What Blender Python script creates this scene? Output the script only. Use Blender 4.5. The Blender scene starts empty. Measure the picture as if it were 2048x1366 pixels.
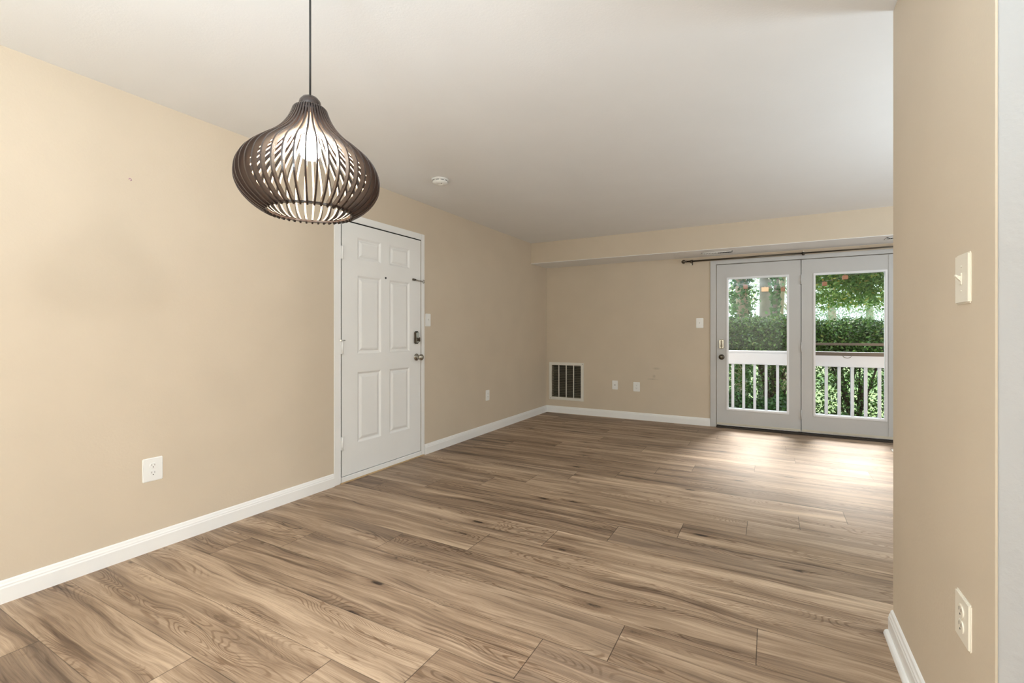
import bpy, bmesh, math, random
import numpy as np
from mathutils import Vector, Matrix, Euler
R = math.radians
PI = math.pi
scene = bpy.context.scene
COL = scene.collection

# ------------------------------------------------------------------ camera
cd = bpy.data.cameras.new('camera'); cam = bpy.data.objects.new('camera', cd); COL.objects.link(cam)
cam.location = (0, 0, 1.18); cam.rotation_euler = (R(90), 0, R(28.9))
cd.sensor_width = 36; cd.lens = 36 * 935 / 2048; cd.shift_y = -17 / 2048; cd.clip_start = .02; cd.clip_end = 300
scene.camera = cam

# ------------------------------------------------------------------ world, sun, big lights, exposure
scene.view_settings.view_transform = 'Standard'; scene.view_settings.look = 'None'
scene.view_settings.exposure = 0.06; scene.view_settings.gamma = 1
scene.view_settings.use_curve_mapping = False
w = bpy.data.worlds.new('sky'); scene.world = w; w.use_nodes = True
bg = w.node_tree.nodes['Background']; bg.inputs[0].default_value = (.80, .91, 1.0, 1); bg.inputs[1].default_value = 3.2
def light(name, kind, loc, energy, color=(1, 1, 1), rot=(0, 0, 0), **kw):
    d = bpy.data.lights.new(name, kind); d.energy = energy; d.color = color
    for k, v in kw.items(): setattr(d, k, v)
    o = bpy.data.objects.new(name, d); COL.objects.link(o); o.location = loc; o.rotation_euler = rot
    return o
sun = light('sun', 'SUN', (0, 0, 10), 11.0, (1, .88, .80), angle=R(24))
sun.rotation_euler = Vector((.02, .76, .62)).to_track_quat('Z', 'Y').to_euler()
# added unseen fill lamps: behind the camera and along the living room's side wall
light('added_back_fill', 'AREA', (-1.0, -1.74, 1.45), 70, (.80, .92, 1.0), (R(90), 0, R(180)), shape='RECTANGLE', size=2.6, size_y=1.5)
light('added_side_fill', 'AREA', (3.45, 4.3, 1.4), 26, (.92, .97, 1.0), (0, R(90), 0), shape='RECTANGLE', size=1.6, size_y=2.2)
light('kitchen_lamp_light', 'POINT', (3.0, .72, 2.22), 100, (1, .97, .94), shadow_soft_size=.10)
# two added lamps bounced off the ceiling for even fill, behind camera and partition
light('added_bounce_fill', 'AREA', (-.5, -.7, 1.35), 122, (.76, .90, 1.0), (R(180), 0, 0), shape='DISK', size=.5)
light('added_bounce_fill_far', 'AREA', (2.3, 3.2, .9), 58, (.76, .90, 1.0), (R(180), 0, 0), shape='DISK', size=.6)

# ------------------------------------------------------------------ measures
LX = -2.94; FY = 6.40; CZ = 2.437; PX = .42; PY0 = 1.366; PY1 = 2.316; SY = 5.878; SZ = 2.15
RX = 3.6; BY = -1.8

# ------------------------------------------------------------------ materials
def new_mat(name):
    m = bpy.data.materials.new(name); m.use_nodes = True
    return m, m.node_tree.nodes, m.node_tree.links, m.node_tree.nodes['Principled BSDF']
def s2l(c): return tuple(((v / 255) / 12.92 if v / 255 <= .04045 else ((v / 255 + .055) / 1.055) ** 2.4) for v in c) + (1,)
def plain(name, rgb, rough=.5, metal=0, bump=0, bscale=60, var=0):
    m, N, L, B = new_mat(name)
    c = s2l(rgb)
    B.inputs['Base Color'].default_value = c; B.inputs['Roughness'].default_value = rough; B.inputs['Metallic'].default_value = metal
    tc = N.new('ShaderNodeTexCoord')
    if var:
        n = N.new('ShaderNodeTexNoise'); n.inputs['Scale'].default_value = 3; n.inputs['Detail'].default_value = 3
        L.new(tc.outputs['Object'], n.inputs['Vector'])
        r = N.new('ShaderNodeValToRGB')
        r.color_ramp.elements[0].position = .3; r.color_ramp.elements[1].position = .7
        r.color_ramp.elements[0].color = tuple(v * (1 - var) for v in c[:3]) + (1,); r.color_ramp.elements[1].color = tuple(min(1, v * (1 + var)) for v in c[:3]) + (1,)
        L.new(n.outputs['Fac'], r.inputs[0]); L.new(r.outputs[0], B.inputs['Base Color'])
    if bump:
        n = N.new('ShaderNodeTexNoise'); n.inputs['Scale'].default_value = bscale; n.inputs['Detail'].default_value = 4
        L.new(tc.outputs['Object'], n.inputs['Vector'])
        b = N.new('ShaderNodeBump'); b.inputs['Strength'].default_value = bump; b.inputs['Distance'].default_value = .002
        L.new(n.outputs['Fac'], b.inputs['Height']); L.new(b.outputs[0], B.inputs['Normal'])
    return m
def emis(name, col, s):
    m, N, L, B = new_mat(name)
    B.inputs['Base Color'].default_value = (.9, .9, .9, 1)
    B.inputs['Emission Color'].default_value = col; B.inputs['Emission Strength'].default_value = s
    return m
M = {}
M['wall'] = plain('beige_paint', (208, 194, 174), .55, bump=.25, bscale=90, var=.02)
M['ceil'] = plain('ceiling_paint', (238, 237, 236), .75, bump=.25, bscale=120, var=.01)
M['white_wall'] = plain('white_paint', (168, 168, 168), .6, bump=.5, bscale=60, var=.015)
M['trim'] = plain('trim_paint', (240, 240, 239), .32, bump=.08, bscale=40, var=.012)
M['door'] = plain('door_paint', (238, 238, 237), .38, bump=.08, bscale=50, var=.012)
M['patio_door'] = plain('patio_door_paint', (196, 196, 196), .4, bump=.08, bscale=50, var=.02)
M['lite'] = plain('lite_frame_white', (235, 236, 240), .3)
M['plastic'] = plain('white_plastic', (238, 238, 236), .3)
M['ivory'] = plain('ivory_plastic', (232, 225, 210), .3)
M['slot'] = plain('slot_dark', (30, 28, 26), .6)
M['dark'] = plain('recess_black', (14, 14, 13), .8)
M['louver'] = plain('louver_dark', (118, 113, 98), .5, .3)
M['alu'] = plain('grille_metal', (226, 223, 214), .35, .1)
M['chrome'] = plain('satin_nickel', (170, 165, 155), .22, 1)
M['bronze'] = plain('dark_nickel', (95, 88, 78), .28, 1)
M['thresh'] = plain('threshold_shadow_dark', (48, 40, 34), .6, var=.1)
M['sill'] = plain('sill_dirty', (206, 200, 184), .5, var=.12, bump=.2)
M['tan'] = plain('bare_wood_edge', (196, 168, 130), .6, var=.15)
M['cord'] = plain('cord_dark', (40, 38, 36), .5)
M['rib'] = plain('dark_stained_plywood', (48, 37, 32), .27, bump=.15, bscale=80, var=.15)
M['rib_edge'] = plain('pale_inner_edge', (205, 180, 152), .5, var=.08)  # paler tone for the inner edges of the ribs
M['bulb'] = emis('bulb_glow', (1, .93, .84, 1), 430)
M['rail'] = plain('railing_white', (214, 217, 229), .5, bump=.15, bscale=40, var=.02)
M['brick'] = plain('exterior_brick', (132, 92, 78), .9, bump=.5, var=.15)
M['deck'] = plain('deck_grey', (104, 98, 92), .7, bump=.3, var=.06)
M['barmetal'] = plain('brown_metal', (96, 86, 80), .4, .4)
M['lantern'] = plain('lantern_brown', (122, 84, 64), .6, var=.1)
M['lantern_pale'] = plain('lantern_tan', (214, 184, 152), .6, var=.08)
M['stem'] = plain('stem_bark', (70, 60, 50), .85, bump=.6, bscale=30, var=.25)
M['trunk'] = plain('grey_bark', (128, 120, 116), .9, bump=1, bscale=12, var=.25)
M['trunk_tan'] = plain('tan_bark', (176, 160, 144), .9, bump=1, bscale=12, var=.2)
M['purple'] = plain('purple_mark', (150, 70, 140), .6)
def leaf_mat(name, a, b, c=None, trans=.35, rough=.4):
    m, N, L, B = new_mat(name)
    g = N.new('ShaderNodeNewGeometry')
    n = N.new('ShaderNodeTexWhiteNoise'); n.noise_dimensions = '1D'; L.new(g.outputs['Random Per Island'], n.inputs['W'])
    r = N.new('ShaderNodeValToRGB'); r.color_ramp.elements[0].color = s2l(a); r.color_ramp.elements[1].color = s2l(b)
    if c: e = r.color_ramp.elements.new(.92); e.color = s2l(b); r.color_ramp.elements[-1].color = s2l(c)
    L.new(n.outputs['Value'], r.inputs[0]); L.new(r.outputs[0], B.inputs['Base Color']); B.inputs['Roughness'].default_value = rough
    t = N.new('ShaderNodeBsdfTranslucent'); L.new(r.outputs[0], t.inputs['Color'])
    mx = N.new('ShaderNodeMixShader'); mx.inputs[0].default_value = trans
    L.new(B.outputs[0], mx.inputs[1]); L.new(t.outputs[0], mx.inputs[2]); L.new(mx.outputs[0], N['Material Output'].inputs[0])
    return m
M['hedge'] = leaf_mat('hedge_leaf', (18, 48, 16), (92, 138, 62), (118, 130, 70), .18, .28)
M['ground_leaf'] = leaf_mat('groundcover_leaf', (18, 56, 16), (66, 116, 46), None, .25, .4)
M['canopy'] = leaf_mat('canopy_leaf', (80, 122, 66), (150, 178, 104), (206, 180, 96), .5, .5)
M['ivy'] = leaf_mat('ivy_leaf', (42, 84, 44), (96, 140, 84), None, .3, .4)
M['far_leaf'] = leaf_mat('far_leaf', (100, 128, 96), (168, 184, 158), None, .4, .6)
M['twig_leaf'] = leaf_mat('twig_leaf', (110, 96, 86), (150, 140, 116), None, .3, .6)

def glass_mat():
    m, N, L, B = new_mat('pane_glass')
    N.remove(B)
    fr = N.new('ShaderNodeFresnel'); fr.inputs['IOR'].default_value = 1.28
    t = N.new('ShaderNodeBsdfTransparent'); t.inputs['Color'].default_value = (.97, .99, .98, 1)
    g = N.new('ShaderNodeBsdfGlossy'); g.inputs['Roughness'].default_value = .0
    mx = N.new('ShaderNodeMixShader'); L.new(fr.outputs[0], mx.inputs[0]); L.new(t.outputs[0], mx.inputs[1]); L.new(g.outputs[0], mx.inputs[2])
    L.new(mx.outputs[0], N['Material Output'].inputs[0])
    return m
M['glass'] = glass_mat()

def lawn_mat():
    m, N, L, B = new_mat('lawn')
    tc = N.new('ShaderNodeTexCoord'); n = N.new('ShaderNodeTexNoise'); n.inputs['Scale'].default_value = 2.2; n.inputs['Detail'].default_value = 8
    L.new(tc.outputs['Object'], n.inputs['Vector'])
    r = N.new('ShaderNodeValToRGB'); r.color_ramp.elements[0].position = .35; r.color_ramp.elements[1].position = .65
    r.color_ramp.elements[0].color = s2l((58, 84, 40)); r.color_ramp.elements[1].color = s2l((112, 148, 66))
    L.new(n.outputs['Fac'], r.inputs[0]); L.new(r.outputs[0], B.inputs['Base Color']); B.inputs['Roughness'].default_value = .9
    return m
M['lawn'] = lawn_mat()

def wood_floor_mat():
    m, N, L, B = new_mat('oak_laminate')
    def node(t, **kw):
        n = N.new(t)
        for k, v in kw.items(): setattr(n, k, v)
        return n
    def math_(op, a, b=None, c=None):
        n = node('ShaderNodeMath', operation=op)
        for i, v in enumerate((a, b, c)):
            if v is None: continue
            if isinstance(v, (int, float)): n.inputs[i].default_value = v
            else: L.new(v, n.inputs[i])
        return n.outputs[0]
    def maprange(v, a, b, c=0, d=1, smooth=True):
        n = node('ShaderNodeMapRange'); n.interpolation_type = 'SMOOTHSTEP' if smooth else 'LINEAR'
        L.new(v, n.inputs[0]); n.inputs[1].default_value = a; n.inputs[2].default_value = b; n.inputs[3].default_value = c; n.inputs[4].default_value = d
        return n.outputs[0]
    uv = node('ShaderNodeUVMap', uv_map='UVMap')
    pr = node('ShaderNodeUVMap', uv_map='PlankRand')
    su = node('ShaderNodeSeparateXYZ'); L.new(uv.outputs[0], su.inputs[0])
    sr = node('ShaderNodeSeparateXYZ'); L.new(pr.outputs[0], sr.inputs[0])
    U, V = su.outputs[0], su.outputs[1]; r1, r2 = sr.outputs[0], sr.outputs[1]
    off = math_('MULTIPLY', r1, 57.0)
    def vec(su_, sv_, seed=0.):
        c = node('ShaderNodeCombineXYZ')
        L.new(math_('MULTIPLY', U, su_), c.inputs[0]); L.new(math_('MULTIPLY', V, sv_), c.inputs[1]); L.new(math_('ADD', off, seed), c.inputs[2])
        return c.outputs[0]
    def noise(v, scale=1, detail=4, rough=.55, dist=0):
        n = node('ShaderNodeTexNoise'); n.inputs['Scale'].default_value = scale; n.inputs['Detail'].default_value = detail
        n.inputs['Roughness'].default_value = rough; n.inputs['Distortion'].default_value = dist; L.new(v, n.inputs['Vector'])
        return n.outputs['Fac']
    # warp the across coordinate so the grain wanders
    warp = noise(vec(1.3, 4.0, 3.1), 1, 2, .5)
    V2 = math_('ADD', V, math_('MULTIPLY', math_('SUBTRACT', warp, .5), .12))
    def vec2(su_, sv_, seed=0.):
        c = node('ShaderNodeCombineXYZ')
        L.new(math_('MULTIPLY', U, su_), c.inputs[0]); L.new(math_('MULTIPLY', V2, sv_), c.inputs[1]); L.new(math_('ADD', off, seed), c.inputs[2])
        return c.outputs[0]
    broad = noise(vec2(.8, 11.0), 1, 4, .6)
    streak = noise(vec2(1.3, 75.0, 7.7), 1, 6, .68)
    fibre = noise(vec2(9.0, 330.0, 2.2), 1, 3, .65)
    # growth rings: contour lines of a smooth field
    field = noise(vec2(1.1, 7.0, 11.0), 1, 2.0, .45, .25)
    ring = math_('SINE', math_('MULTIPLY', field, 260.0))
    ring = maprange(ring, .1, 1.0)
    ringmask = maprange(noise(vec(1.1, 8.0, 19.0), 1, 2), .47, .62)
    # colour
    ramp = node('ShaderNodeValToRGB'); cr = ramp.color_ramp
    cr.elements[0].position = .29; cr.elements[0].color = s2l((98, 79, 64))
    cr.elements[1].position = .71; cr.elements[1].color = s2l((208, 184, 158))
    e = cr.elements.new(.48); e.color = s2l((156, 132, 109))
    tone = math_('ADD', math_('MULTIPLY', broad, .80), math_('MULTIPLY', streak, .50))
    tone = math_('ADD', tone, -.155)
    tone = math_('ADD', tone, math_('MULTIPLY', math_('SUBTRACT', r2, .5), .13))
    L.new(tone, ramp.inputs[0])
    def mult(col, fac, dark):
        mx = node('ShaderNodeMix', data_type='RGBA', blend_type='MULTIPLY'); L.new(fac, mx.inputs[0]); L.new(col, mx.inputs[6]); mx.inputs[7].default_value = dark
        return mx.outputs[2]
    col = ramp.outputs[0]
    # some planks are greyer
    grey = node('ShaderNodeMix', data_type='RGBA', blend_type='MIX'); L.new(math_('MULTIPLY', maprange(r1, .55, .95), .25), grey.inputs[0])
    L.new(col, grey.inputs[6]); grey.inputs[7].default_value = s2l((160, 142, 125)); col = grey.outputs[2]
    col = mult(col, math_('MULTIPLY', math_('MULTIPLY', ring, ringmask), .65), s2l((168, 146, 124)))
    col = mult(col, math_('MULTIPLY', maprange(fibre, .5, .72), .45), s2l((176, 156, 136)))
    # dark heart streaks
    hs = maprange(noise(vec2(1.0, 26.0, 31.0), 1, 4, .6), .56, .70)
    col = mult(col, math_('MULTIPLY', hs, .68), s2l((120, 96, 78)))
    # thin mineral cracks
    ck = math_('ABSOLUTE', math_('SUBTRACT', noise(vec2(.9, 11.0, 47.0), 1, 3, .5), .5))
    ckm = maprange(noise(vec(1.6, 7.0, 53.0), 1, 2), .58, .68)
    col = mult(col, math_('MULTIPLY', math_('MULTIPLY', maprange(ck, .0, .010, 1, 0), ckm), .75), s2l((92, 70, 54)))
    # knots
    vo = node('ShaderNodeTexVoronoi'); vo.feature = 'F1'; vo.inputs['Scale'].default_value = 1; vo.inputs['Randomness'].default_value = 1
    L.new(vec(2.3, 7.0, 0.0), vo.inputs['Vector'])
    kd = math_('ADD', vo.outputs['Distance'], math_('MULTIPLY', math_('SUBTRACT', noise(vec(40, 60, 5.0), 1, 3), .5), .10))
    scol = node('ShaderNodeSeparateColor'); L.new(vo.outputs['Color'], scol.inputs[0])
    pick = maprange(scol.outputs[0], .38, .40)
    kn = math_('MULTIPLY', maprange(kd, .05, .12, 1, 0), pick)
    halo = math_('MULTIPLY', maprange(kd, .08, .34, 1, 0), pick)
    col = mult(col, math_('MULTIPLY', halo, .45), s2l((150, 124, 100)))
    col = mult(col, math_('MULTIPLY', kn, .9), s2l((60, 44, 34)))
    # seams between planks (edge distance in metres is carried by UV v and plank end distance)
    ed = node('ShaderNodeUVMap', uv_map='EdgeDist'); se = node('ShaderNodeSeparateXYZ'); L.new(ed.outputs[0], se.inputs[0])
    W_, LEN = .2355, 1.85
    ev = math_('MINIMUM', se.outputs[1], math_('SUBTRACT', W_, se.outputs[1]))
    eu = math_('MINIMUM', se.outputs[0], math_('SUBTRACT', LEN, se.outputs[0]))
    gap = math_('MINIMUM', ev, eu)
    gl = maprange(gap, .0005, .0021, 1, 0)
    gl2 = maprange(eu, .0006, .0026, 1, 0)
    col = mult(col, math_('MULTIPLY', gl, .6), s2l((96, 76, 60)))
    col = mult(col, math_('MULTIPLY', gl2, .55), s2l((96, 76, 60)))
    L.new(col, B.inputs['Base Color'])
    rg = math_('ADD', math_('MULTIPLY', streak, .12), .48)
    B.inputs['Specular IOR Level'].default_value = .55
    L.new(rg, B.inputs['Roughness'])
    h = math_('SUBTRACT', math_('MULTIPLY', fibre, .25), math_('MULTIPLY', gl, 2.0))
    b = node('ShaderNodeBump'); b.inputs['Strength'].default_value = .35; b.inputs['Distance'].default_value = .0008
    L.new(h, b.inputs['Height']); L.new(b.outputs[0], B.inputs['Normal'])
    return m
M['floor'] = wood_floor_mat()

def far_wall_mat():
    """beige paint with a few scuffs left on it"""
    m = plain('beige_paint_scuffed', (208, 194, 174), .55, bump=.25, bscale=90, var=.02)
    N, L = m.node_tree.nodes, m.node_tree.links; B = N['Principled BSDF']
    src = B.inputs['Base Color'].links[0].from_socket
    tc = N.new('ShaderNodeTexCoord'); col = src
    for (x, z, sx, sz) in ((-1.33, .705, .06, .02), (-1.38, .56, .09, .014), (-1.36, .60, .03, .03)):
        mp = N.new('ShaderNodeMapping'); mp.vector_type = 'TEXTURE'; mp.inputs['Location'].default_value = (x, FY, z); mp.inputs['Scale'].default_value = (sx, 1, sz)
        L.new(tc.outputs['Object'], mp.inputs[0])
        g = N.new('ShaderNodeTexGradient'); g.gradient_type = 'SPHERICAL'; L.new(mp.outputs[0], g.inputs[0])
        nz = N.new('ShaderNodeTexNoise'); nz.inputs['Scale'].default_value = 60; L.new(tc.outputs['Object'], nz.inputs['Vector'])
        mu = N.new('ShaderNodeMath'); mu.operation = 'MULTIPLY'; L.new(g.outputs['Fac'], mu.inputs[0]); L.new(nz.outputs['Fac'], mu.inputs[1])
        mx = N.new('ShaderNodeMix'); mx.data_type = 'RGBA'; L.new(mu.outputs[0], mx.inputs[0]); L.new(col, mx.inputs[6]); mx.inputs[7].default_value = s2l((160, 148, 130))
        col = mx.outputs[2]
    L.new(col, B.inputs['Base Color'])
    return m
M['far_wall'] = far_wall_mat()

# ------------------------------------------------------------------ mesh helpers
class MB:
    def __init__(s): s.bm = bmesh.new(); s.mats = []
    def mi(s, m):
        if m not in s.mats: s.mats.append(m)
        return s.mats.index(m)
    def box(s, x0, x1, y0, y1, z0, z1, bev=0, mat=None, seg=2):
        tmp = bmesh.new()
        vs = [tmp.verts.new((x, y, z)) for x in (x0, x1) for y in (y0, y1) for z in (z0, z1)]
        for f in ((0, 1, 3, 2), (4, 6, 7, 5), (0, 4, 5, 1), (2, 3, 7, 6), (0, 2, 6, 4), (1, 5, 7, 3)): tmp.faces.new([vs[i] for i in f])
        bmesh.ops.recalc_face_normals(tmp, faces=tmp.faces)
        if bev: bmesh.ops.bevel(tmp, geom=list(tmp.edges), offset=bev, segments=seg, affect='EDGES')
        s.merge(tmp, mat); return s
    def merge(s, tmp, mat=None, mtx=None):
        if mtx is not None: bmesh.ops.transform(tmp, matrix=mtx, verts=tmp.verts)
        k = s.mi(mat) if mat else 0
        mp = {v: s.bm.verts.new(v.co) for v in tmp.verts}
        for f in tmp.faces:
            try: nf = s.bm.faces.new([mp[v] for v in f.verts]); nf.material_index = k; nf.smooth = f.smooth
            except ValueError: pass
        tmp.free()
    def lathe(s, prof, seg=32, mtx=None, mat=None, smooth=True):
        """prof: (r, z) list, revolved about z"""
        tmp = bmesh.new(); rings = []
        for r, z in prof:
            if r < 1e-6: rings.append([tmp.verts.new((0, 0, z))])
            else: rings.append([tmp.verts.new((r * math.cos(2 * PI * i / seg), r * math.sin(2 * PI * i / seg), z)) for i in range(seg)])
        for a, b in zip(rings, rings[1:]):
            for i in range(seg):
                j = (i + 1) % seg
                if len(a) == 1 and len(b) == 1: continue
                if len(a) == 1: f = (a[0], b[i], b[j])
                elif len(b) == 1: f = (a[i], a[j], b[0])
                else: f = (a[i], a[j], b[j], b[i])
                tmp.faces.new(f).smooth = smooth
        bmesh.ops.recalc_face_normals(tmp, faces=tmp.faces)
        s.merge(tmp, mat, mtx); return s
    def tube(s, pts, rad, seg=10, mat=None, caps=True):
        tmp = bmesh.new(); pts = [Vector(p) for p in pts]; rings = []
        if not hasattr(rad, '__len__'): rad = [rad] * len(pts)
        up = Vector((0, 0, 1))
        for i, p in enumerate(pts):
            t = (pts[min(i + 1, len(pts) - 1)] - pts[max(i - 1, 0)]).normalized()
            ref = up if abs(t.dot(up)) < .93 else Vector((1, 0, 0))
            a = t.cross(ref).normalized(); b = t.cross(a).normalized()
            rings.append([tmp.verts.new(p + (a * math.cos(2 * PI * k / seg) + b * math.sin(2 * PI * k / seg)) * rad[i]) for k in range(seg)])
        for a, b in zip(rings, rings[1:]):
            for k in range(seg): tmp.faces.new((a[k], a[(k + 1) % seg], b[(k + 1) % seg], b[k])).smooth = True
        if caps: tmp.faces.new(rings[0]); tmp.faces.new(rings[-1])
        bmesh.ops.recalc_face_normals(tmp, faces=tmp.faces)
        s.merge(tmp, mat); return s
    def prism(s, poly, p0, p1, ax, ay, mat=None):
        """poly of (a, b) swept from p0 to p1; a along ax, b along ay"""
        tmp = bmesh.new(); p0, p1, ax, ay = map(Vector, (p0, p1, ax, ay))
        A = [tmp.verts.new(p0 + ax * a + ay * b) for a, b in poly]; Bv = [tmp.verts.new(p1 + ax * a + ay * b) for a, b in poly]
        n = len(poly)
        for i in range(n): tmp.faces.new((A[i], A[(i + 1) % n], Bv[(i + 1) % n], Bv[i]))
        tmp.faces.new(A); tmp.faces.new(Bv[::-1])
        bmesh.ops.recalc_face_normals(tmp, faces=tmp.faces)
        s.merge(tmp, mat); return s
    def build(s, name, mat=None, parent=None, loc=None):
        me = bpy.data.meshes.new(name); s.bm.to_mesh(me); s.bm.free()
        if mat: me.materials.append(mat)
        for m in s.mats:
            if m is not mat: me.materials.append(m)
        o = bpy.data.objects.new(name, me); COL.objects.link(o)
        if parent: o.parent = parent
        if loc: o.location = loc
        return o
def tag(o, label=None, cat=None, group=None, kind=None):
    if label: o['label'] = label
    if cat: o['category'] = cat
    if group: o['group'] = group
    if kind: o['kind'] = kind
    return o
def empty(name, loc=(0, 0, 0), rot=(0, 0, 0)):
    o = bpy.data.objects.new(name, None); COL.objects.link(o); o.location = loc; o.rotation_euler = rot; o.empty_display_size = .05
    return o
def struct(o): o['kind'] = 'structure'; return o

# ------------------------------------------------------------------ floor: planks with their real joints
def build_floor():
    W_, LEN = .2355, 1.85; y0 = 1.40
    known = {-3: -1.84, -2: -1.388, -1: -1.08, 0: -.767, 1: -.513, 2: -.044, 3: -1.44, 4: -1.11, 5: -.81, 6: -.469, 7: -.123, 8: .158, 9: .42, 10: -1.113, 11: -.85, 12: -.585, 13: -.117, 16: -.756}
    rnd = random.Random(5)
    bm = bmesh.new(); l1 = bm.loops.layers.uv.new('UVMap'); l2 = bm.loops.layers.uv.new('PlankRand'); l3 = bm.loops.layers.uv.new('EdgeDist')
    for k in range(-14, 23):
        ya, yb = max(y0 + k * W_, BY), min(y0 + (k + 1) * W_, FY + .1)
        if yb <= ya: continue
        j = known.get(k, rnd.uniform(-1.8, 0)); x = j
        while x > LX - .02: x -= LEN
        while x < RX:
            xa, xb = max(x, LX - .02), min(x + LEN, RX + .02)
            if xb > xa:
                a, b = rnd.random(), rnd.random(); flip = rnd.random() < .5; du = rnd.uniform(0, 20)
                vs = [bm.verts.new(c) for c in ((xa, ya, 0), (xb, ya, 0), (xb, yb, 0), (xa, yb, 0))]
                f = bm.faces.new(vs)
                for lp in f.loops:
                    u, v = lp.vert.co.x - x, lp.vert.co.y - (y0 + k * W_)
                    lp[l3].uv = (u, v); lp[l1].uv = ((LEN - u if flip else u) + du, v); lp[l2].uv = (a, b)
            x += LEN
    # slab below so the floor has a thickness
    g = bmesh.ops.create_cube(bm, size=1)['verts']
    for v in g: v.co = Vector(((LX + RX) / 2 + v.co.x * (RX - LX + .3), (BY + FY) / 2 + v.co.y * (FY - BY + .3), -.11 + v.co.z * .2))
    me = bpy.data.meshes.new('floor'); bm.to_mesh(me); bm.free(); me.materials.append(M['floor'])
    o = bpy.data.objects.new('floor', me); COL.objects.link(o); struct(o)
build_floor()

# ------------------------------------------------------------------ shell
def wall_cells(mb, axis, d0, d1, u0, u1, z0, z1, holes, mat=None):
    us = sorted({u0, u1, *[h[0] for h in holes], *[h[1] for h in holes]}); zs = sorted({z0, z1, *[h[2] for h in holes], *[h[3] for h in holes]})
    for a, b in zip(us, us[1:]):
        for c, e in zip(zs, zs[1:]):
            if any(h[0] - 1e-6 <= a and b <= h[1] + 1e-6 and h[2] - 1e-6 <= c and e <= h[3] + 1e-6 for h in holes): continue
            if axis == 'x': mb.box(d0, d1, a, b, c, e)
            else: mb.box(a, b, d0, d1, c, e)
DY0, DY1, DZ = 2.553, 3.515, 2.078          # entry door opening
mb = MB(); wall_cells(mb, 'x', LX - .15, LX, BY - .15, FY + .15, -.02, CZ + .02, [(DY0, DY1, -.02, DZ)]); wl = struct(mb.build('wall_left', M['wall']))
OX0, OX1, OZ = -.593, 1.228, 2.042
VX0, VX1, VZ0, VZ1 = -2.855, -2.39, .228, .712
mb = MB(); wall_cells(mb, 'y', FY, FY + .16, LX, RX + .15, -.02, CZ + .02, [(OX0, OX1, -.02, OZ), (VX0, VX1, VZ0, VZ1)]); struct(mb.build('wall_far', M['far_wall']))
mb = MB().box(VX0, VX1, FY + .08, FY + .10, VZ0, VZ1)
struct(mb.build('trim_7', M['dark'])); 
mb = MB().box(LX - .15, RX + .15, BY - .15, BY, -.02, CZ + .02); struct(mb.build('wall_back', M['wall']))
mb = MB().box(RX, RX + .15, BY, FY, -.02, CZ + .02); struct(mb.build('wall_right', M['wall']))
mb = MB().box(LX - .15, RX + .15, BY - .15, FY + .16, CZ, CZ + .2); struct(mb.build('ceiling', M['ceil']))
# soffit: beige front, white underside
mb = MB(); mb.mi(M['wall'])
mb.box(LX, RX, SY, FY, SZ + .006, CZ, mat=M['wall'])
mb.box(LX, RX, SY, FY, SZ, SZ + .006, mat=M['ceil'])
struct(mb.build('trim_1'))
# kitchen partition (beige) with the white wall meeting it
mb = MB(); mb.box(PX, RX, PY0, PY1, 0, CZ, bev=.004, mat=M['wall'])
struct(mb.build('wall_partition'))
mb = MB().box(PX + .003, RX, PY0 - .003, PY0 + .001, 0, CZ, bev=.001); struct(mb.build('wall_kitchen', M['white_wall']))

# ------------------------------------------------------------------ baseboards
BP = [(0, 0), (.015, 0), (.015, .066), (.0125, .072), (.0125, .078), (.009, .084), (.007, .093), (.003, .0975), (0, .0985)]
def baseboard(name, p0, p1, n, shoe=False):
    mb = MB(); mb.prism(BP, p0, p1, n, (0, 0, 1))
    if shoe:
        q = [(.015, 0), (.030, 0)] + [(.015 + .015 * math.cos(t), .019 * math.sin(t)) for t in (PI / 8, PI / 4, 3 * PI / 8)] + [(.015, .019)]
        mb.prism(q, p0, p1, n, (0, 0, 1))
    o = struct(mb.build(name, M['trim'])); return o
baseboard('baseboard_left', (LX, BY, 0), (LX, 2.483, 0), (1, 0, 0))
baseboard('baseboard_left.001', (LX, 3.562, 0), (LX, FY, 0), (1, 0, 0))
baseboard('baseboard_far', (LX, FY, 0), (-.663, FY, 0), (0, -1, 0))
baseboard('baseboard_far.001', (1.302, FY, 0), (RX, FY, 0), (0, -1, 0))
baseboard('baseboard_partition', (PX, PY0, 0), (PX, PY1 + .002, 0), (-1, 0, 0), True)
baseboard('baseboard_right', (RX, BY, 0), (RX, FY, 0), (-1, 0, 0))

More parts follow.
